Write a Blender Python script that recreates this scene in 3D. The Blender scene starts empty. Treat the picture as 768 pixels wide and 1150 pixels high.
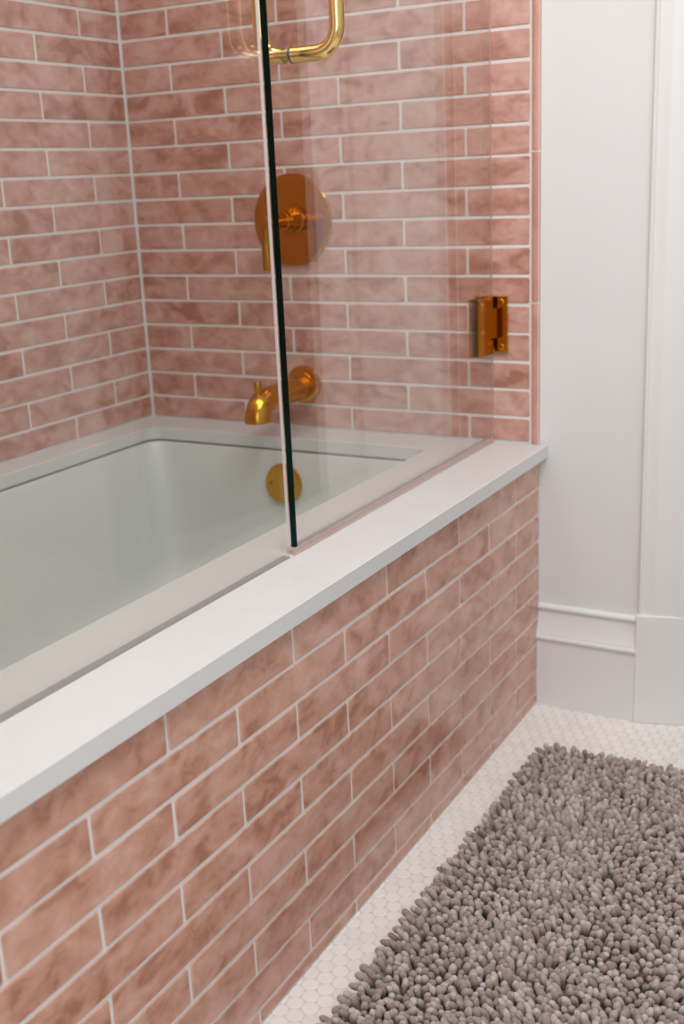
import bpy, bmesh, math, random
from mathutils import Vector, Matrix
random.seed(11)
sc = bpy.context.scene
COL = sc.collection
PI = math.pi

# ------------------------------------------------------------------ materials
def new_mat(name):
    m = bpy.data.materials.new(name); m.use_nodes = True
    nt = m.node_tree; nt.nodes.clear()
    out = nt.nodes.new('ShaderNodeOutputMaterial')
    return m, nt, out
def N(nt, typ, **kw):
    n = nt.nodes.new(typ)
    for k, v in kw.items():
        if k.startswith('i_'):
            key = k[2:]
            n.inputs[int(key) if key.isdigit() else key.replace('_', ' ')].default_value = v
        else: setattr(n, k, v)
    return n
def L(nt, a, b): nt.links.new(a, b)
def coords(nt, scale=(1, 1, 1)):
    tc = N(nt, 'ShaderNodeTexCoord'); mp = N(nt, 'ShaderNodeMapping')
    mp.inputs['Scale'].default_value = scale
    L(nt, tc.outputs['Object'], mp.inputs['Vector']); return mp.outputs['Vector']
def noise(nt, vec, scale, detail=2, rough=.5, dist=0, dim='3D'):
    n = N(nt, 'ShaderNodeTexNoise'); n.noise_dimensions = dim
    n.inputs['Scale'].default_value = scale; n.inputs['Detail'].default_value = detail
    n.inputs['Roughness'].default_value = rough; n.inputs['Distortion'].default_value = dist
    L(nt, vec, n.inputs['Vector']); return n
def ramp(nt, fac, stops):
    r = N(nt, 'ShaderNodeValToRGB'); e = r.color_ramp.elements
    while len(e) < len(stops): e.new(.5)
    for el, (p, c) in zip(e, stops):
        el.position = p; el.color = (*c, 1) if len(c) == 3 else c
    L(nt, fac, r.inputs['Fac']); return r
def bump(nt, h, strength, dist):
    b = N(nt, 'ShaderNodeBump'); b.inputs['Strength'].default_value = strength
    b.inputs['Distance'].default_value = dist; L(nt, h, b.inputs['Height']); return b.outputs['Normal']

def simple(name, col, rough=.5, metal=0, noise_amt=.04, nscale=8, bmp=0, bscale=60, spec=.5, coat=0):
    m, nt, out = new_mat(name)
    p = N(nt, 'ShaderNodeBsdfPrincipled'); L(nt, p.outputs[0], out.inputs[0])
    v = coords(nt)
    n = noise(nt, v, nscale, 3)
    lo = tuple(max(0, c*(1-noise_amt)) for c in col); hi = tuple(min(1, c*(1+noise_amt)) for c in col)
    r = ramp(nt, n.outputs['Fac'], [(.3, lo), (.7, hi)])
    L(nt, r.outputs['Color'], p.inputs['Base Color'])
    p.inputs['Roughness'].default_value = rough; p.inputs['Metallic'].default_value = metal
    p.inputs['Specular IOR Level'].default_value = spec; p.inputs['Coat Weight'].default_value = coat
    if bmp:
        n2 = noise(nt, v, bscale, 3); L(nt, bump(nt, n2.outputs['Fac'], bmp, .002), p.inputs['Normal'])
    return m

def tile_mat(name, pale, mid, deep, stretch, rough=.13, rot=0):
    """hand-made glazed brick: mottled brushy glaze pooled unevenly, tone differs tile to tile"""
    m, nt, out = new_mat(name)
    p = N(nt, 'ShaderNodeBsdfPrincipled'); L(nt, p.outputs[0], out.inputs[0])
    geo = N(nt, 'ShaderNodeNewGeometry')
    tc = N(nt, 'ShaderNodeTexCoord'); mp = N(nt, 'ShaderNodeMapping')
    mp.inputs['Scale'].default_value = stretch; mp.inputs['Rotation'].default_value = (rot, 0, 0)
    # every tile gets its own piece of pattern
    off = N(nt, 'ShaderNodeMath', operation='MULTIPLY'); off.inputs[1].default_value = 37.0
    L(nt, geo.outputs['Random Per Island'], off.inputs[0])
    add = N(nt, 'ShaderNodeVectorMath', operation='ADD')
    L(nt, tc.outputs['Object'], add.inputs[0]); L(nt, off.outputs[0], add.inputs[1])
    L(nt, add.outputs[0], mp.inputs['Vector'])
    v = mp.outputs['Vector']
    a = noise(nt, v, 18, 1.5, .45, .7); b = noise(nt, v, 34, 2, .5, 1.6)
    mx = N(nt, 'ShaderNodeMix'); mx.data_type = 'FLOAT'; mx.inputs[0].default_value = .30
    L(nt, a.outputs['Fac'], mx.inputs[2]); L(nt, b.outputs['Fac'], mx.inputs[3])
    sh = N(nt, 'ShaderNodeMath', operation='MULTIPLY_ADD')
    sh.inputs[1].default_value = .12; L(nt, geo.outputs['Random Per Island'], sh.inputs[0]); L(nt, mx.outputs[0], sh.inputs[2])
    r = ramp(nt, sh.outputs[0], [(.38, deep), (.53, mid), (.74, pale)])
    L(nt, r.outputs['Color'], p.inputs['Base Color'])
    p.inputs['Roughness'].default_value = rough
    p.inputs['Specular IOR Level'].default_value = .5
    v2 = coords(nt); w = noise(nt, v2, 14, 2, .5)
    L(nt, bump(nt, w.outputs['Fac'], .45, .004), p.inputs['Normal'])
    return m

def glass_mat(name, tint, ior=1.5, extra=None):
    """clear sheet: see-through with a mirror reflection that grows at a grazing angle"""
    m, nt, out = new_mat(name)
    geo = N(nt, 'ShaderNodeNewGeometry')
    io = N(nt, 'ShaderNodeMix'); io.data_type = 'FLOAT'
    io.inputs[2].default_value = ior; io.inputs[3].default_value = 1/ior
    L(nt, geo.outputs['Backfacing'], io.inputs[0])
    fr = N(nt, 'ShaderNodeFresnel'); L(nt, io.outputs[0], fr.inputs['IOR'])
    t = N(nt, 'ShaderNodeBsdfTransparent'); t.inputs[0].default_value = (*tint, 1)
    g = N(nt, 'ShaderNodeBsdfGlossy'); g.inputs['Roughness'].default_value = 0.0
    g.inputs['Color'].default_value = (1, 1, 1, 1)
    mx = N(nt, 'ShaderNodeMixShader'); L(nt, fr.outputs[0], mx.inputs[0])
    L(nt, t.outputs[0], mx.inputs[1]); L(nt, g.outputs[0], mx.inputs[2])
    if extra:
        d = N(nt, 'ShaderNodeBsdfDiffuse'); d.inputs[0].default_value = (*extra[1], 1)
        m2 = N(nt, 'ShaderNodeMixShader'); m2.inputs[0].default_value = extra[0]
        L(nt, mx.outputs[0], m2.inputs[1]); L(nt, d.outputs[0], m2.inputs[2]); L(nt, m2.outputs[0], out.inputs[0])
    else: L(nt, mx.outputs[0], out.inputs[0])
    return m

def metal_mat(name, col, rough, aniso=0.0, scratch=.15):
    m, nt, out = new_mat(name)
    p = N(nt, 'ShaderNodeBsdfPrincipled'); L(nt, p.outputs[0], out.inputs[0])
    p.inputs['Metallic'].default_value = 1; p.inputs['Base Color'].default_value = (*col, 1)
    v = coords(nt, (1, 1, 8)); n = noise(nt, v, 90, 2)
    r = ramp(nt, n.outputs['Fac'], [(.3, (rough*.8,)*3), (.7, (rough*1.25,)*3)])
    L(nt, r.outputs['Color'], p.inputs['Roughness'])
    L(nt, bump(nt, n.outputs['Fac'], scratch, .0002), p.inputs['Normal'])
    return m

M = {}
M['tile_wall'] = tile_mat('pink_wall_tile', (.63, .40, .345), (.53, .275, .22), (.38, .165, .12), (1, 1, 1.5))
M['tile_apron'] = tile_mat('pink_apron_tile', (.655, .41, .335), (.555, .30, .222), (.40, .18, .122), (1, 1, 1.5), .10)
M['tile_trim'] = tile_mat('pink_trim_tile', (.62, .33, .26), (.56, .28, .21), (.5, .24, .18), (1, 1, .6))
M['grout'] = simple('pale_grout', (.74, .715, .70), .85, bmp=.3, bscale=400)
M['floor_grout'] = simple('floor_grout', (.70, .65, .62), .9)
M['paint'] = simple('white_wall_paint', (.735, .745, .75), .55, noise_amt=.01, nscale=3)
M['trim_paint'] = simple('white_trim_paint', (.76, .765, .765), .35, noise_amt=.01, nscale=3)
M['paint_taupe'] = simple('taupe_wall_paint', (.60, .585, .57), .6, noise_amt=.01, nscale=3)  # unseen right wall toned down to cut its bounce onto the deck front
M['ceiling'] = simple('ceiling_paint', (.85, .85, .84), .8, noise_amt=.01)
M['quartz'] = simple('white_quartz', (.665, .675, .675), .26, noise_amt=.012, nscale=25)
M['tub'] = simple('grey_white_tub_enamel', (.65, .68, .665), .34, noise_amt=.008, nscale=4)
M['gap'] = simple('grey_sealant', (.22, .21, .20), .6)
M['sealant'] = simple('glazing_sealant', (.30, .29, .29), .35)
M['gold'] = metal_mat('brushed_gold', (.57, .25, .024), .15, scratch=.03)
M['gold_spout'] = metal_mat('satin_gold', (.68, .345, .05), .22, scratch=.04)
M['gold_lightened'] = metal_mat('gold_lit_by_white_wall', (.82, .58, .24), .16, scratch=.02)  # same gold, lightened to imitate the white wall reflected in the handle
M['gold_dark'] = simple('dark_gap', (.02, .01, .006), .5)
M['rubber'] = simple('dark_green_gasket', (.012, .035, .03), .3)
M['glass'] = glass_mat('clear_door_glass', (.965, .985, .978))
M['glass_fixed'] = glass_mat('clear_panel_glass', (.955, .975, .968))
M['vinyl'] = glass_mat('clear_vinyl_seal', (.93, .86, .84), 1.46, (.28, (.86, .74, .71)))
M['vinyl_clear'] = glass_mat('clear_fin_vinyl', (.97, .955, .95), 1.3, (.05, (.86, .74, .71)))
M['vinyl_white'] = simple('milky_vinyl', (.78, .74, .72), .3)
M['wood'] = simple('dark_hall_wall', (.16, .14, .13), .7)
M['backing'] = simple('rug_backing', (.16, .135, .12), .9)

def glass_edge_mat():
    m, nt, out = new_mat('polished_glass_edge')
    p = N(nt, 'ShaderNodeBsdfPrincipled'); L(nt, p.outputs[0], out.inputs[0])
    p.inputs['Base Color'].default_value = (.0012, .0035, .003, 1)  # near-black base stands in for dark internal reflections of the glass
    p.inputs['Roughness'].default_value = .12; p.inputs['Specular IOR Level'].default_value = .15
    g = N(nt, 'ShaderNodeBsdfGlossy'); g.inputs['Color'].default_value = (.004, .42, .30, 1); g.inputs['Roughness'].default_value = .04
    tc = coords(nt, (1, 1, 1)); nz = noise(nt, tc, 260, 2); L(nt, bump(nt, nz.outputs['Fac'], .4, .0012), g.inputs['Normal'])
    mx = N(nt, 'ShaderNodeMixShader'); mx.inputs[0].default_value = .05
    L(nt, p.outputs[0], mx.inputs[1]); L(nt, g.outputs[0], mx.inputs[2]); L(nt, mx.outputs[0], out.inputs[0])
    return m
M['glass_edge'] = glass_edge_mat()

def hex_mat():
    m, nt, out = new_mat('white_hex_tile')
    p = N(nt, 'ShaderNodeBsdfPrincipled'); L(nt, p.outputs[0], out.inputs[0])
    geo = N(nt, 'ShaderNodeNewGeometry')
    r = ramp(nt, geo.outputs['Random Per Island'], [(0, (.79, .755, .735)), (1, (.85, .82, .80))])
    L(nt, r.outputs['Color'], p.inputs['Base Color']); p.inputs['Roughness'].default_value = .28
    return m
M['hex'] = hex_mat()
def pile_mat():
    m, nt, out = new_mat('chenille')
    p = N(nt, 'ShaderNodeBsdfPrincipled'); L(nt, p.outputs[0], out.inputs[0])
    geo = N(nt, 'ShaderNodeNewGeometry')
    v = coords(nt); n = noise(nt, v, 420, 3, .7)
    r = ramp(nt, geo.outputs['Random Per Island'], [(0, (.30, .23, .20)), (.55, (.42, .345, .31)), (1, (.56, .485, .45))])
    fz = ramp(nt, n.outputs['Fac'], [(.3, (.8, .8, .8)), (.7, (1.1, 1.1, 1.1))])
    mx = N(nt, 'ShaderNodeMix'); mx.data_type = 'RGBA'; mx.blend_type = 'MULTIPLY'; mx.inputs[0].default_value = 1
    L(nt, r.outputs['Color'], mx.inputs[6]); L(nt, fz.outputs['Color'], mx.inputs[7])
    L(nt, mx.outputs[2], p.inputs['Base Color'])
    p.inputs['Roughness'].default_value = .95; p.inputs['Specular IOR Level'].default_value = .1
    p.inputs['Sheen Weight'].default_value = .35; p.inputs['Sheen Roughness'].default_value = .5
    L(nt, bump(nt, n.outputs['Fac'], .5, .0015), p.inputs['Normal'])
    return m
M['pile'] = pile_mat()

# ------------------------------------------------------------------ mesh helpers
class MB:
    """collects faces; builds ONE mesh object"""
    def __init__(s): s.v = []; s.f = []; s.mi = []
    def face(s, idx, mi=0): s.f.append(idx); s.mi.append(mi)
    def box(s, x0, x1, y0, y1, z0, z1, mi=0):
        b = len(s.v)
        s.v += [(x0,y0,z0),(x1,y0,z0),(x1,y1,z0),(x0,y1,z0),(x0,y0,z1),(x1,y0,z1),(x1,y1,z1),(x0,y1,z1)]
        for q in ((0,3,2,1),(4,5,6,7),(0,1,5,4),(1,2,6,5),(2,3,7,6),(3,0,4,7)): s.face([b+i for i in q], mi)
    def loops(s, rings, mi=0, cap0=True, cap1=True, closed=True):
        b = len(s.v); n = len(rings[0])
        for r in rings: s.v += [tuple(p) for p in r]
        for i in range(len(rings)-1):
            for j in range(n if closed else n-1):
                k = (j+1) % n
                s.face([b+i*n+j, b+i*n+k, b+(i+1)*n+k, b+(i+1)*n+j], mi)
        if cap0: s.face([b+j for j in range(n)][::-1], mi)
        if cap1: s.face([b+(len(rings)-1)*n+j for j in range(n)], mi)
    def lathe(s, prof, org, axis, seg=48, mi=0, cap0=True, cap1=True):
        """prof: list of (radius, distance along axis)"""
        ax = Vector(axis).normalized(); t = Vector((0,0,1)) if abs(ax.z) < .9 else Vector((1,0,0))
        u = ax.cross(t).normalized(); w = ax.cross(u)
        rings = []
        for r, d in prof:
            c = Vector(org)+ax*d
            rings.append([c+u*(r*math.cos(2*PI*k/seg))+w*(r*math.sin(2*PI*k/seg)) for k in range(seg)])
        s.loops(rings, mi, cap0, cap1)
    def tube(s, pts, rad, seg=24, mi=0):
        pts = [Vector(p) for p in pts]; rings = []
        up = None
        for i, p in enumerate(pts):
            d = (pts[min(i+1, len(pts)-1)]-pts[max(i-1, 0)]).normalized()
            if up is None:
                t = Vector((0,1,0)) if abs(d.y) < .8 else Vector((1,0,0)); up = d.cross(t).normalized()
            else: up = (up-d*up.dot(d)).normalized()
            w = d.cross(up); r = rad[i] if isinstance(rad, (list, tuple)) else rad
            rings.append([p+up*(r*math.cos(2*PI*k/seg))+w*(r*math.sin(2*PI*k/seg)) for k in range(seg)])
        s.loops(rings, mi)
    def build(s, name, mats, parent=None, smooth=False, bevel=0, bseg=2, auto=None):
        me = bpy.data.meshes.new(name); me.from_pydata(s.v, [], s.f)
        if not isinstance(mats, (list, tuple)): mats = [mats]
        for m in mats: me.materials.append(m)
        me.polygons.foreach_set('material_index', s.mi)
        bm = bmesh.new(); bm.from_mesh(me); bmesh.ops.recalc_face_normals(bm, faces=bm.faces)
        if bevel:
            bmesh.ops.bevel(bm, geom=[e for e in bm.edges if len(e.link_faces)==2 and e.calc_face_angle(0) > .6],
                            offset=bevel, segments=bseg, profile=.7, affect='EDGES')
        bm.to_mesh(me); bm.free()
        if smooth: me.polygons.foreach_set('use_smooth', [True]*len(me.polygons))
        o = bpy.data.objects.new(name, me); COL.objects.link(o)
        if smooth and auto:
            me.set_sharp_from_angle(angle=math.radians(auto))
        if parent: o.parent = parent; o.matrix_parent_inverse = parent.matrix_world.inverted()
        return o
def structure(o): o['kind'] = 'structure'; return o
def thing(o, label, cat, group=None):
    o['label'] = label; o['category'] = cat
    if group: o['group'] = group
    return o
def empty(name, loc):
    o = bpy.data.objects.new(name, None); COL.objects.link(o); o.location = loc
    o.empty_display_size = .05
    o.matrix_world = Matrix.Translation(loc)
    return o

# ------------------------------------------------------------------ measures (metres)
CH = .0535            # height of one tile course
PT = .26261           # tile pitch along a course
W = .9245             # tub alcove width (far wall from x=-W to 0)
KZ = .5865            # height of the lowest full grout line on the walls
DT = .537             # top of the stone deck
G = .0056             # grout width
NEAR = -1.60          # near end of the alcove
CEIL = 2.50
TH = .0016            # tile stands this proud of the grout

def add_tiles(mb, frame, u0, u1, w0, w1, zlines, joints, mi=1, gap=G, rnd=.0006, th=TH):
    """frame(u, z, d) -> point; d = height above the grout. Courses between the zlines, joints(i) -> list of u"""
    for i in range(len(zlines)-1):
        za, zb = max(zlines[i], w0), min(zlines[i+1], w1)
        if zb-za < .006: continue
        js = sorted([j for j in joints(i) if u0+.004 < j < u1-.004])
        js = [u0]+js+[u1]
        for a, b in zip(js, js[1:]):
            ga = gap/2; p0, p1 = a+ga, b-ga; q0, q1 = za+gap/2, zb-gap/2
            if p1-p0 < .004 or q1-q0 < .004: continue
            c = [(p0, q0), (p1, q0), (p1, q1), (p0, q1)]
            c = [(x+random.uniform(-rnd, rnd), z+random.uniform(-rnd, rnd)) for x, z in c]
            tilt = [random.uniform(-.0003, .0003) for _ in range(4)]
            # slightly wavy outline: extra point in the middle of the long sides
            def ring(ins, d, use_tilt):
                (x0, z0), (x1, z1), (x2, z2), (x3, z3) = c
                r = min(.0022, (p1-p0)/3, (q1-q0)/3)
                pts = [(x0+r+ins*.3, z0+ins), ((x0+x1)/2, (z0+z1)/2+ins), (x1-r-ins*.3, z1+ins), (x1-ins, z1+r+ins*.3),
                       (x2-ins, z2-r-ins*.3), (x2-r-ins*.3, z2-ins), ((x2+x3)/2, (z2+z3)/2-ins), (x3+r+ins*.3, z3-ins),
                       (x3+ins, z3-r-ins*.3), (x0+ins, z0+r+ins*.3)]
                ti = [0, .5, 1, 1, 2, 2, 2.5, 3, 3, 0]
                out = []
                for (x, z), k in zip(pts, ti):
                    t = 0
                    if use_tilt:
                        fx = (x-p0)/(p1-p0); fz = (z-q0)/(q1-q0)
                        t = tilt[0]*(1-fx)*(1-fz)+tilt[1]*fx*(1-fz)+tilt[2]*fx*fz+tilt[3]*(1-fx)*fz
                    out.append(frame(x, z, d+t))
                return out
            ins = min(.0016, (q1-q0)/4, (p1-p0)/4)
            mb.loops([ring(0, 0, False), ring(0, th*.45, True), ring(ins*.4, th*.85, True), ring(ins, th, True)], mi, cap0=False)

zl = [KZ+CH*k for k in range(-1, 37)]

# --- far wall (tiled part)
ZL0 = zl[:]                                  # index 0 -> course -1
def far_joints(i):                            # i = index in zl, course k = i-1
    off = .1240 if (i-1) % 2 == 0 else .2552
    return [-W+off+n*PT for n in range(5) if -W+off+n*PT < -.02]
mb = MB()
mb.box(-W-.06, 0, TH, .12, 0, CEIL, 0)
TR = -.0187
add_tiles(mb, lambda u, z, d: (u, TH-d, z), -W+.001, TR, DT+.001, CEIL-.002, zl, far_joints)
structure(mb.build('wall_far', [M['grout'], M['tile_wall']]))
# pencil trim that finishes the tile
mb = MB()
TZ = [DT+.001, .8054, 1.0736, 1.336, 1.599, 1.861, 2.124, 2.386, CEIL-.002]
for a, b in zip(TZ, TZ[1:]):
    prof = [(TR+.0024, TH), (TR+.0024, -.001), (TR+.0045, -.0038), (TR+.009, -.0052), (TR+.0135, -.0045), (-.0012, -.002), (-.0006, TH)]
    mb.loops([[(x, y, z) for x, y in prof] for z in (a+.0018, b-.0018)])
mb.box(TR+.0035, -.0016, -.0030, TH, DT+.001, CEIL-.002, 1)
structure(mb.build('trim_1', [M['tile_trim'], M['grout']], smooth=True, auto=50))

# --- left wall (long, tiled)
def left_joints(i):
    off = .1235 if (i-1) % 2 == 0 else .2551
    return [off+n*PT for n in range(8)]
mb = MB()
mb.box(-W-.12, -W-TH, NEAR-.1, .12, 0, CEIL, 0)
add_tiles(mb, lambda u, z, d: (-W-TH+d, -u, z), .001, -NEAR, DT+.001, CEIL-.002, zl, left_joints)
structure(mb.build('wall_left', [M['grout'], M['tile_wall']]))
# --- near end wall of the alcove (behind the frame)
mb = MB()
mb.box(-W-.06, .0, NEAR-.12, NEAR-TH, 0, CEIL, 0)
add_tiles(mb, lambda u, z, d: (u, NEAR-TH+d, z), -W+.001, -.002, DT+.001, CEIL-.002, zl, far_joints)
structure(mb.build('wall_near', [M['grout'], M['tile_wall']]))

# --- tiled tub apron
M0 = .4521
az = [M0-CH*k for k in range(9, -2, -1)]      # ascending; course index i: top line = az[i+1]
def apron_joints(i):
    top = 8-i                                  # m number of the lower line of the top course = 0 ...
    m = 9-i-1                                  # this course lies between line m (top) and m+1
    # course above m0 (i==9) has the first set, then they alternate
    k = 9-i
    off = .1231 if k % 2 == 0 else .2543
    return [off+n*PT for n in range(-1, 8)]
mb = MB()
mb.box(-.085, -TH, NEAR, -.0005, 0, DT-.026, 0)
add_tiles(mb, lambda u, z, d: (-TH+d, -u, z), .001, -NEAR, .0015, DT-.026, az, apron_joints)
ap = mb.build('tub_apron', [M['grout'], M['tile_apron']])
thing(ap, 'front side of the built-in tub faced in glossy pink brick tiles, below the white ledge', 'tub surround')

# --- painted far wall, right of the tile
mb = MB(); mb.box(0, .215, .004, .12, 0, CEIL)
structure(mb.build('wall_far_right', M['paint']))
ANG = math.radians(15.7)
P0 = Vector((.1985, -.004, 0)); DX = Vector((math.cos(ANG), math.sin(ANG), 0)); DN = Vector((math.sin(ANG), -math.cos(ANG), 0))
def ang(s, n, z): p = P0+DX*s+DN*n; return (p.x, p.y, z)
def ang_box(mb, s0, s1, n0, n1, z0, z1, mi=0):
    b = len(mb.v)
    mb.v += [ang(s0,n0,z0),ang(s1,n0,z0),ang(s1,n1,z0),ang(s0,n1,z0),ang(s0,n0,z1),ang(s1,n0,z1),ang(s1,n1,z1),ang(s0,n1,z1)]
    for q in ((0,3,2,1),(4,5,6,7),(0,1,5,4),(1,2,6,5),(2,3,7,6),(3,0,4,7)): mb.face([b+i for i in q], mi)
mb = MB()
ang_box(mb, .0, .097, -.12, -.008, 0, CEIL); ang_box(mb, .097, .96, -.12, -.008, 2.08, CEIL); ang_box(mb, .96, 1.80, -.12, -.008, 0, CEIL)
structure(mb.build('wall_right_far', M['paint']))
# dim hallway seen through the doorway (only in reflections)
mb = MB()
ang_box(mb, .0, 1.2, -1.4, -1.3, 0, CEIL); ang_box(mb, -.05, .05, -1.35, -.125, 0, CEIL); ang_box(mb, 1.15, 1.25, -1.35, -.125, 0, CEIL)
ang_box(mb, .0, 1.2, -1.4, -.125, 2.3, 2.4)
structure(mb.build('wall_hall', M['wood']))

# --- baseboard with cove moulding (runs from the apron to the plinth)
prof = [(.004, 0), (-.0125, 0), (-.0125, .142), (-.0165, .1445), (-.0178, .148), (-.0165, .1515), (-.0135, .1525),
        (-.0128, .1565), (-.0122, .1575), (-.0085, .168), (-.0050, .180), (-.0030, .192), (-.0022, .2015), (-.0022, .2035),
        (-.0056, .2048), (-.0068, .2082), (-.0058, .2118), (-.001, .2135), (.004, .2145)]
mb = MB(); mb.loops([[(x, y, z) for y, z in prof] for x in (-.0005, .1985)])
structure(mb.build('baseboard_far', M['trim_paint'], smooth=True, auto=28))
# --- plinth block, turned
mb = MB(); ang_box(mb, -.0035, .103, -.030, .0115, 0, .222)
structure(mb.build('trim_2', M['trim_paint'], bevel=.0025))
# --- door casing standing on the plinth: bead, cove, flat, back band
prof = [(0.0, -.0078), (0.0, .002), (.001, .0045), (.0035, .0058), (.006, .0045), (.0072, .0015), (.0085, .0005), (.012, .0012), (.018, .003),
        (.026, .0058), (.032, .0065), (.066, .0068), (.072, .009), (.076, .0095), (.096, .0095), (.098, -.0078)]
mb = MB(); mb.loops([[ang(s, n, z) for s, n in prof] for z in (.222, 2.20)])
structure(mb.build('trim_3', M['trim_paint'], smooth=True, auto=40))
mb = MB(); mb.loops([[ang(s, n, 2.0+.08+t) for s, n in ((.099, -.0078), (.099, .006), (.965, .006), (.965, -.0078))] for t in (0, .12)])
structure(mb.build('trim_4', M['trim_paint']))
# --- rest of the room
mb = MB(); mb.box(1.90, 2.02, -3.1, .55, 0, CEIL); structure(mb.build('wall_right', M['paint_taupe']))
mb = MB()
mb.box(-W-.06, .55, -3.12, -3.0, 0, CEIL); mb.box(1.65, 2.02, -3.12, -3.0, 0, CEIL)
mb.box(.55, 1.65, -3.12, -3.0, 0, .95); mb.box(.55, 1.65, -3.12, -3.0, 2.15, CEIL)
structure(mb.build('wall_back', M['paint']))
mb = MB(); mb.box(-W-.12, -W-.0, -3.12, NEAR-.12, 0, CEIL); structure(mb.build('wall_left_near', M['paint']))
mb = MB(); mb.box(-W-.12, 2.02, -3.12, 2.0, CEIL, CEIL+.1); structure(mb.build('ceiling', M['ceiling']))
mb = MB()
mb.box(-W-.12, 2.02, -3.12, 2.0, -.1, -.0012, 0)
# hexagon mosaic, rounded corners, rows along x
a = .02347; ry = a*math.sqrt(3)/2
def hexring(cx, cy, R, z):
    pts = []
    for k in range(12):
        t = 2*PI*k/12+PI/12
        r = R*(.985 if k % 2 == 0 else .985)
        pts.append((cx+r*math.cos(t), cy+r*math.sin(t), z))
    return pts
y = -.9037+ry*round((.95)/ry+20)
j0 = round((y+.9037)/ry)
while y > -2.95:
    x = .0156+(a/2 if j0 % 2 else 0)-a*2
    while x < 1.88:
        if x > -.02 and y < .02+max(0, (x-.2)*.28) and not (x < .012):
            R = a/2*1.03*.95
            mb.loops([hexring(x, y, R, -.0012), hexring(x, y, R*.975, -.0004), hexring(x, y, R*.86, 0)], 1, cap0=False)
        elif -.02 < x <= .012 and y < 0:
            R = a/2*1.03*.95
            mb.loops([hexring(x, y, R, -.0012), hexring(x, y, R*.975, -.0004), hexring(x, y, R*.86, 0)], 1, cap0=False)
        x += a
    y -= ry; j0 -= 1
structure(mb.build('floor', [M['floor_grout'], M['hex']]))
# window in the back wall
mb = MB()
for x0, x1, z0, z1 in ((.55, .60, .95, 2.15), (1.60, 1.65, .95, 2.15), (.60, 1.60, .95, 1.0), (.60, 1.60, 2.10, 2.15), (1.08, 1.12, 1.0, 2.10)):
    mb.box(x0, x1, -3.10, -3.02, z0, z1)
structure(mb.build('window_1', M['trim_paint'], bevel=.003))

# ------------------------------------------------------------------ stone deck with the tub opening
def rrect(x0, x1, y0, y1, r, z, seg=8):
    pts = []
    for cx, cy, a0 in ((x1-r, y1-r, 0), (x0+r, y1-r, 90), (x0+r, y0+r, 180), (x1-r, y0+r, 270)):
        for k in range(seg+1):
            t = math.radians(a0+90*k/seg); pts.append((cx+r*math.cos(t), cy+r*math.sin(t), z))
    return pts
OX0, OX1, OY0, OY1 = -.853, -.1895, -1.46, -.098
DB = DT-.025
mb = MB(); SEG = 8
def outer_ring(z, ins=0):       # same number of points as the inner ring: spread along the rectangle
    x0, x1, y0, y1 = -W+.001+ins, .0145-ins, NEAR+.001+ins, -.0005-ins
    pts = []
    for cx, cy, a0 in ((x1, y1, 0), (x0, y1, 90), (x0, y0, 180), (x1, y0, 270)):
        for k in range(SEG+1):
            pts.append((cx, cy, z))
    return pts
ch = .0012
rings = [rrect(OX0, OX1, OY0, OY1, .030, DB), rrect(OX0, OX1, OY0, OY1, .030, DT-ch), rrect(OX0-ch, OX1+ch, OY0-ch, OY1+ch, .031, DT)]
b = 0; n = 4*(SEG+1)
for r in rings: mb.v += r
for i in range(2):
    for j in range(n): mb.face([i*n+j, i*n+(j+1) % n, (i+1)*n+(j+1) % n, (i+1)*n+j])
xo0, xo1, yo0, yo1 = -W+.001, .0145, NEAR+.001, -.0005
cor = [(xo1, yo1), (xo0, yo1), (xo0, yo0), (xo1, yo0)]
ot = len(mb.v); mb.v += [(x-(ch if x > 0 else 0), y, DT) for x, y in cor]
om = len(mb.v); mb.v += [(x, y, DT-ch) for x, y in cor]
ob = len(mb.v); mb.v += [(x, y, DB) for x, y in cor]
for ci in range(4):
    cn = (ci+1) % 4
    for k in range(SEG):
        j = ci*(SEG+1)+k
        mb.face([2*n+j, 2*n+j+1, ot+ci]); mb.face([j, j+1, ob+ci])
    j = ci*(SEG+1)+SEG; jn = (j+1) % n
    mb.face([2*n+j, 2*n+jn, ot+cn, ot+ci]); mb.face([j, jn, ob+cn, ob+ci])
    mb.face([ot+ci, ot+cn, om+cn, om+ci]); mb.face([om+ci, om+cn, ob+cn, ob+ci])
deck = mb.build('tub_deck', M['quartz'])
thing(deck, 'white stone ledge framing the bathtub, its front edge overhanging the pink tiled side', 'ledge')

# ------------------------------------------------------------------ bathtub, undermounted
tub = empty('bathtub', (-.52, -.78, 0.0))
thing(tub, 'pale grey-white built-in bathtub sunk below the white stone ledge', 'bathtub')
mb = MB()
e = .003
prof = [(DB-.0045, .0, .045), (DB-.012, .003, .05), (.40, .012, .07), (.25, .030, .09), (.14, .055, .11), (.10, .085, .12), (.088, .13, .12)]
rings = [rrect(OX0+e-.03, OX1-e+.03, OY0+e-.03, OY1-e+.03, .06, DB-.0045)]
rings += [rrect(OX0+e+i, OX1-e-i, OY0+e+i, OY1-e-i, r, z) for z, i, r in prof]
mb.loops(rings, 0, cap0=False)
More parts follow.
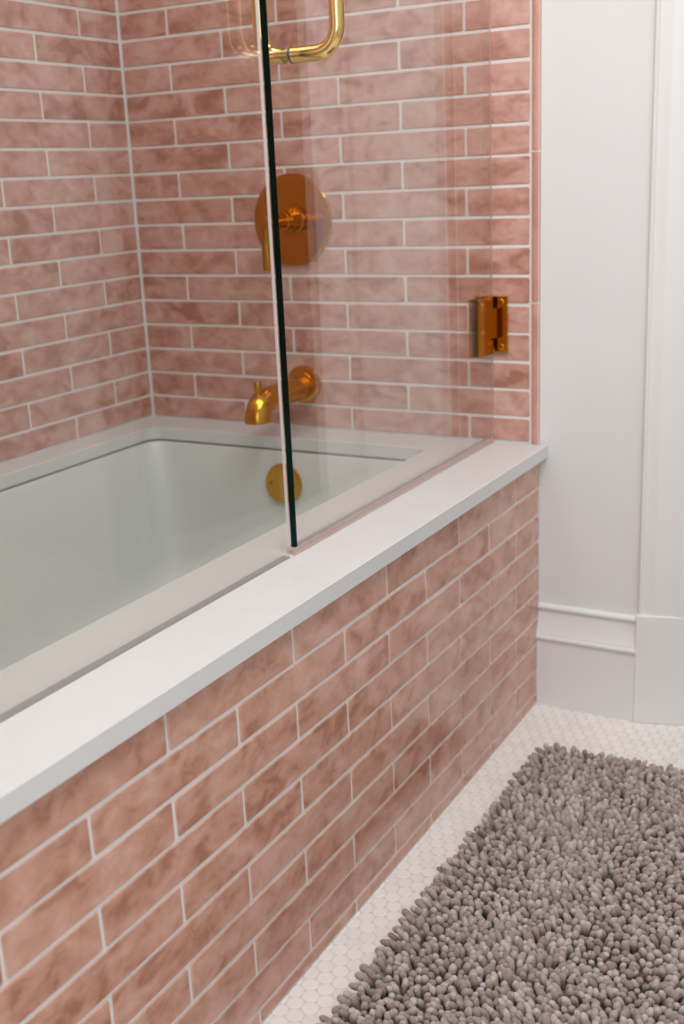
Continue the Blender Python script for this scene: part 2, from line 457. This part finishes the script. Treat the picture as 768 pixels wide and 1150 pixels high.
# outer shell so that the tub has thickness
out = [rrect(OX0+e-.03, OX1-e+.03, OY0+e-.03, OY1-e+.03, .06, DB-.0045), rrect(OX0-.02, OX1+.02, OY0-.02, OY1+.02, .08, DB-.025),
       rrect(OX0+.0, OX1-.0, OY0+.0, OY1-.0, .1, .2), rrect(OX0+.05, OX1-.05, OY0+.05, OY1-.05, .12, .0)]
mb.loops(out, 0, cap0=False)
basin = mb.build('basin', M['tub'], tub, smooth=True, auto=50)
mb = MB()
mb.loops([rrect(OX0+.0005, OX1-.0005, OY0+.0005, OY1-.0005, .03, DB-.0045), rrect(OX0+.0005, OX1-.0005, OY0+.0005, OY1-.0005, .03, DB-.0002)], 0, False, False)
mb.loops([rrect(OX0-.004, OX1+.004, OY0-.004, OY1+.004, .034, DB-.0002), rrect(OX0-.004, OX1+.004, OY0-.004, OY1+.004, .034, DB-.0045)], 0, False, False)
mb.build('sealant_joint', M['gap'], tub)
# overflow plate with two screws
ox, oz = -.5105, .4425; oy = OY1-.014
nv = Vector((0, -1, .07)).normalized()
mb = MB(); mb.lathe([(.0405, -.004), (.0420, .0), (.0425, .003), (.0415, .0055), (.038, .0066), (.001, .0070)], (ox, oy, oz), nv, 56)
op = mb.build('overflow_plate', M['gold_spout'], tub, smooth=True, auto=40); op['label'] = 'round gold overflow cover'
for sx in (-.0265, .0265):
    mb = MB(); c = Vector((ox+sx, oy, oz))+nv*.0066
    mb.lathe([(.0050, -.001), (.0050, .0004), (.0040, .0012), (.0022, .0013), (.0018, .0004)], c, nv, 20)
    mb.build('screw', M['gold'], op, smooth=True, auto=40)

# ------------------------------------------------------------------ shower valve
VX, VZ = -.522, .9645
val = empty('shower_valve', (VX, 0, VZ))
thing(val, 'round gold shower valve plate with a lever handle on the pink tile wall', 'shower valve')
AX = (0, -1, 0)
mb = MB(); mb.lathe([(.0895, .0), (.0905, .003), (.0905, .0055), (.0885, .0078), (.084, .0086), (.0800, .0084), (.001, .0078)], (VX, 0, VZ), AX, 96)
mb.build('escutcheon', M['gold'], val, smooth=True, auto=35)
mb = MB(); mb.lathe([(.0300, .007), (.0300, .0125), (.0285, .0145), (.0255, .0150), (.0250, .030), (.0242, .0315), (.0215, .032), (.0210, .050), (.0195, .052)], (VX, 0, VZ), AX, 64)
mb.build('collar', M['gold'], val, smooth=True, auto=35)
mb = MB(); mb.lathe([(.0140, .048), (.0140, .088), (.0130, .089), (.0130, .091), (.0142, .092), (.0142, .118), (.0132, .1195), (.001, .1198)], (VX, 0, VZ), AX, 64)
hub = mb.build('hub', M['gold'], val, smooth=True, auto=35)
mb = MB()
mb.lathe([(.0088, -.004), (.0088, .088), (.0078, .0895), (.001, .090)], (VX, -.108, VZ-.002), (0, 0, -1), 32)
mb.build('lever', M['gold'], val, smooth=True, auto=35)

# ------------------------------------------------------------------ tub spout
SX, SZ = -.5155, .6245
sp = empty('tub_spout', (SX, 0, SZ))
thing(sp, 'curved gold tub spout with a pull knob above the far end of the tub', 'tub spout')
mb = MB(); mb.lathe([(.0385, 0), (.0395, .003), (.0395, .0075), (.0375, .0105), (.034, .0115), (.0262, .0118), (.0255, .0145), (.024, .0150)], (SX, 0, SZ+.006), AX, 64)
mb.build('flange', M['gold_spout'], sp, smooth=True, auto=35)
mb = MB(); pts = []; rad = []
for k in range(7): pts.append((SX, -.008-.0235*k, SZ+.001)); rad.append(.0245)
R = .038; cy = pts[-1][1]; cz = SZ+.001-R
for k in range(1, 15):
    t = math.radians(k*6.0); pts.append((SX, cy-R*math.sin(t), cz+R*math.cos(t))); rad.append(.0245+.0012*k/14)
p = Vector(pts[-1])
pts.append((SX, p.y-.0008, p.z-.004)); rad.append(.0258)
pts.append((SX, p.y-.0008, .5865)); rad.append(.0258)
pts.append((SX, p.y-.0008, .5858)); rad.append(.0250)
mb.tube(pts, rad, 48)
mb.build('spout_body', M['gold_spout'], sp, smooth=True, auto=50)
mb = MB(); kx, ky = SX, p.y+.007
mb.lathe([(.0060, -.014), (.0060, .0005), (.0070, .0012), (.0074, .006), (.0074, .0185), (.0068, .0200), (.001, .0205)], (kx, ky, .6455), (0, 0, 1), 32)
mb.build('diverter_knob', M['gold_spout'], sp, smooth=True, auto=35)

# ------------------------------------------------------------------ glass door
GO, GI = -.0925, -.1025       # outer and inner face of the glass
DE = -.7415                   # free edge of the door
TOP = 2.02
def pane(name, y0, y1, z0, z1, gm, parent, frac=1):
    m = MB(); m.box(GI, GO, y0, y1, z0, z1, 0)
    m.mi = [2, 1, 1, 0, 0, 0]
    return m.build(name, [gm, M['glass_edge'], M['sealant']], parent, bevel=0)
door = empty('shower_door', ((GO+GI)/2, -.0, DT))
thing(door, 'clear hinged glass door panel with gold handle and hinge above the tub ledge', 'shower door')
pane('glass_pane', DE, -.0045, .5455, TOP, M['glass'], door)
mb = MB(); mb.box(GO-.0030, GO-.0012, -.0042, .0004, .546, TOP)
mb.build('wall_gasket', M['vinyl'], door)
# clear drip seal on the bottom edge
mb = MB()
mb.loops([[(x, y, z) for x, z in ((GO+.0012, .5475), (GO+.0022, .541), (GO+.0034, .5378), (GO+.0022, .5374), (GO-.0, .5400), (GO-.004, .5440), (GI+.002, .5440), (GI-.001, .5385), (GI-.0024, .5395), (GI-.0012, .5475), (GI-.0002, .5475), (GI-.0002, .5452), (GO+.0002, .5452), (GO+.0002, .5475))] for y in (DE-.010, -.006)])
mb.build('bottom_seal', M['vinyl'], door)
# clear fin seal on the free edge, standing off the inner face
mb = MB()
mb.loops([[(x, y, z) for x, y in ((GI-.0002, DE+.010), (GI-.0010, DE+.010), (GI-.0012, DE+.0006), (GI-.0012, DE-.0010), (GI-.0012, DE-.0018), (GI-.0002, DE-.0006))] for z in (.5395, TOP)])
mb.build('edge_seal', M['vinyl_clear'], door)
mb = MB(); mb.box(GI-.0046, GI-.0012, DE-.0030, DE-.0006, .5395, TOP)
mb.build('seal_lip', M['vinyl_white'], door)

# handle: a D on each side of the glass
HY = -.687; HZ0, HZ1 = 1.1985, 1.4035
h = empty('handle_root', ((GO+GI)/2, HY, HZ0)); h.name = 'door_handle'
h.parent = door; h.matrix_parent_inverse = door.matrix_world.inverted()
def d_handle(xa, xb, sgn):
    r = .031; pts = [(xa, HY, HZ0)]
    cx = xb-sgn*r
    pts.append((cx, HY, HZ0))
    for k in range(1, 11):
        t = k/10*PI/2; pts.append((cx+sgn*r*math.sin(t), HY, HZ0+r-r*math.cos(t)))
    for k in range(0, 10):
        t = k/10*PI/2; pts.append((cx+sgn*r*math.cos(t), HY, HZ1-r+r*math.sin(t)))
    pts += [(cx, HY, HZ1), (xa, HY, HZ1)]
    return pts
mb = MB(); mb.tube(d_handle(GO+.0022, -.0235, 1), .0101, 32)
g1 = mb.build('grip', M['gold_lightened'], h, smooth=True, auto=50)
mb = MB(); mb.tube(d_handle(GI-.0012, -.1375, -1), .0101, 32)
g2 = mb.build('grip', M['gold_lightened'], h, smooth=True, auto=50)
for zz in (HZ0, HZ1):
    mb = MB(); mb.lathe([(.0090, 0), (.0104, .0002), (.0104, .0020), (.0090, .0022)], (GO, HY, zz), (1, 0, 0), 32)
    mb.build('gasket', M['rubber'], h, smooth=True, auto=35)

# hinge between the far wall and the door
def make_hinge(zc):
    hg = empty('hinge_root', ((GO+GI)/2, 0, zc)); hg.name = 'hinge'
    hg.parent = door; hg.matrix_parent_inverse = door.matrix_world.inverted()
    gx = (GO+GI)/2; hh = .053
    mb = MB(); mb.box(gx-.031, -.0625, -.0065, -.0014, zc-hh, zc+hh)
    mb.build('wall_plate', M['gold'], hg, bevel=.0008)
    mb = MB(); mb.box(GI-.0008, GO+.0008, -.040, -.006, zc-.027, zc+.027)
    mb.build('knuckle', M['gold'], hg, bevel=.0012)
    for x0, x1 in ((GO+.0008, GO+.0068), (GI-.0068, GI-.0008)):
        mb = MB()
        ys = (-.078, -.018, -.036); z0, z1, zn = zc-hh, zc+hh, .0285
        poly = [(-.078, z0), (-.018, z0), (-.018, zc-zn), (-.0425, zc-zn), (-.0425, zc+zn), (-.018, zc+zn), (-.018, z1), (-.078, z1)]
        mb.loops([[(x, y, z) for y, z in poly] for x in (x0, x1)])
        mb.build('clamp_plate', M['gold'], hg, bevel=.0007)
    mb = MB(); mb.box(GO+.0001, GO+.0008, -.0775, -.043, zc-hh+.0005, zc+hh-.0005); mb.box(GI-.0008, GI-.0001, -.0775, -.043, zc-hh+.0005, zc+hh-.0005)
    mb.box(GI, GO, -.0780, -.0772, zc-hh+.001, zc+hh-.001)
    mb.build('clamp_gasket', M['gold_dark'], hg)
    for sz in (-.042, .042):
        mb = MB(); mb.lathe([(.0052, -.0008), (.0052, .0006), (.0044, .0012), (.0028, .0012), (.0022, .0004)], (-.0735, -.0065, zc+sz), AX, 24)
        mb.build('screw', M['gold'], hg, smooth=True, auto=40)
    return hg
make_hinge(.7645); make_hinge(1.80)

# ------------------------------------------------------------------ fixed glass panel, left of the door
fx = empty('glass_panel', ((GO+GI)/2, -1.2, DT))
thing(fx, 'clear fixed glass panel standing on the ledge beyond the door edge, left in the photo', 'glass panel')
pane('glass_pane', NEAR+.006, DE-.0220, DT+.0023, TOP, M['glass_fixed'], fx)
for o in fx.children:
    o.data.materials[1] = M['glass_fixed']
mb = MB(); mb.box(GI-.0004, GO+.0004, NEAR+.006, DE-.0220, DT+.0002, DT+.0024)
mb.build('sealant_bead', M['sealant'], fx)

# ------------------------------------------------------------------ bath rug
RX0, RX1, RY0, RY1 = .088, .640, -1.16, -.205
rug = empty('bath_rug', ((RX0+RX1)/2, (RY0+RY1)/2, 0))
thing(rug, 'thick taupe-grey shaggy chenille bath rug lying on the white hexagon floor', 'rug')
mb = MB(); mb.box(RX0+.006, RX1-.006, RY0+.006, RY1-.006, .0003, .008)
mb.build('backing', M['backing'], rug, bevel=.002)
import mathutils
rv = []; rf = []
prof = [(.50, 0.0), (.66, .25), (.97, .58), (.92, .80), (.58, .95), (.20, 1.0)]
SG = 7
pitch = .0105
def tuft(base, d, length, rad, bend):
    global rv, rf
    t = Vector((0, 0, 1)) if abs(d.z) < .9 else Vector((1, 0, 0))
    u = d.cross(t).normalized(); w = d.cross(u)
    b = len(rv); ph = random.random()*6
    for r, s in prof:
        c = base+d*(length*s)+bend*(s*s*length)
        for k in range(SG):
            a_ = 2*PI*k/SG+ph; rr = r*rad*(1+random.uniform(-.07, .07))
            rv.append(c+u*(rr*math.cos(a_))+w*(rr*math.sin(a_)))
    n = len(prof)
    for i in range(n-1):
        for k in range(SG):
            k2 = (k+1) % SG
            rf.append((b+i*SG+k, b+i*SG+k2, b+(i+1)*SG+k2, b+(i+1)*SG+k))
    rf.append(tuple(b+(n-1)*SG+k for k in range(SG)))
row = 0; y = RY0+.006
while y < RY1-.003:
    x = RX0+.005+(pitch/2 if row % 2 else 0)
    while x < RX1-.003:
        px = x+random.uniform(-.0028, .0028); py = y+random.uniform(-.0028, .0028)
        # lie of the pile changes in soft patches
        n1 = mathutils.noise.noise(Vector((px*9, py*9, 1.3))); n2 = mathutils.noise.noise(Vector((px*9, py*9, 7.7)))
        lean = Vector((n1*.55+random.uniform(-.20, .20), n2*.55+random.uniform(-.20, .20)-.06, 1))
        dl, dr, df = px-RX0, RX1-px, RY1-py; dn = py-RY0
        E_ = .022
        if dl < E_: lean += Vector((-(1-dl/E_)*1.25, 0, -(1-dl/E_)*.35))
        if dr < E_: lean += Vector(((1-dr/E_)*1.7, 0, -(1-dr/E_)*.35))
        if df < E_: lean += Vector((0, (1-df/E_)*.6, -(1-df/E_)*.3))
        if dn < E_: lean += Vector((0, -(1-dn/E_)*1.5, -(1-dn/E_)*.3))
        d = lean.normalized()
        ln = random.uniform(.023, .031)*(.86 if min(dl, df) < .012 else 1); rad = random.uniform(.0046, .0060)
        bend = Vector((random.uniform(-.15, .15), random.uniform(-.15, .15), -.10))
        tuft(Vector((px, py, .0075)), d, ln, rad, bend)
        x += pitch
    y += pitch*.87; row += 1
me = bpy.data.meshes.new('pile'); me.from_pydata([tuple(v) for v in rv], [], rf); me.materials.append(M['pile'])
me.polygons.foreach_set('use_smooth', [True]*len(me.polygons))
po = bpy.data.objects.new('pile', me); COL.objects.link(po); po.parent = rug; po.matrix_parent_inverse = rug.matrix_world.inverted()
po['kind'] = 'stuff'
zmin = min(v.z for v in rv)

# ------------------------------------------------------------------ light
def area(name, loc, target, sx, sy, power, col):
    l = bpy.data.lights.new(name, 'AREA'); l.shape = 'RECTANGLE'; l.size = sx; l.size_y = sy; l.energy = power; l.color = col
    o = bpy.data.objects.new(name, l); COL.objects.link(o); o.location = loc
    o.rotation_euler = (Vector(target)-Vector(loc)).to_track_quat('-Z', 'Y').to_euler(); return o
area('window_daylight', (1.1, -3.02, 1.55), (.9, 0, 1.0), 1.0, 1.15, 13, (.93, .97, 1.0))
area('ceiling_light', (.68, -1.2, CEIL-.03), (.68, -1.2, 0), 1.0, 1.1, 34, (1.0, .99, .975))
area('alcove_fill', (-.46, -.95, CEIL-.02), (-.46, -.95, 0), .35, .6, 7, (1.0, .96, .92))  # added fill with no fitting, lifts the darker alcove tiles
w = bpy.data.worlds.new('World'); sc.world = w; w.use_nodes = True
bg = w.node_tree.nodes.get('Background') or w.node_tree.nodes.new('ShaderNodeBackground')
bg.inputs[0].default_value = (.8, .9, 1, 1); bg.inputs[1].default_value = .6

# ------------------------------------------------------------------ camera
f, yaw, pitch_, roll = 1300.21, -.518378, -.282672, -.0455969
cp, sp_ = math.cos(pitch_), math.sin(pitch_)
fwd = Vector((math.sin(yaw)*cp, math.cos(yaw)*cp, sp_)); right = Vector((math.cos(yaw), -math.sin(yaw), 0)); up = right.cross(fwd)
r2 = right*math.cos(roll)+up*math.sin(roll); u2 = -right*math.sin(roll)+up*math.cos(roll)
cam = bpy.data.cameras.new('camera'); co = bpy.data.objects.new('camera', cam); COL.objects.link(co)
mw = Matrix((r2, u2, -fwd)).transposed().to_4x4(); mw.translation = (.734799, -2.060546, 1.046592)
co.matrix_world = mw
cam.sensor_fit = 'VERTICAL'; cam.sensor_height = 36; cam.lens = f/1150*36; cam.clip_start = .02
cam.dof.use_dof = True; cam.dof.focus_distance = 1.62; cam.dof.aperture_fstop = 4.5
sc.camera = co

sc.cycles.use_denoising = True
sc.cycles.max_bounces = 14; sc.cycles.transparent_max_bounces = 24; sc.cycles.diffuse_bounces = 6; sc.cycles.glossy_bounces = 6
sc.cycles.sample_clamp_indirect = 6
vs = sc.view_settings
vs.view_transform = 'Standard'; vs.look = 'None'; vs.gamma = 1; vs.use_curve_mapping = False; vs.exposure = -.14
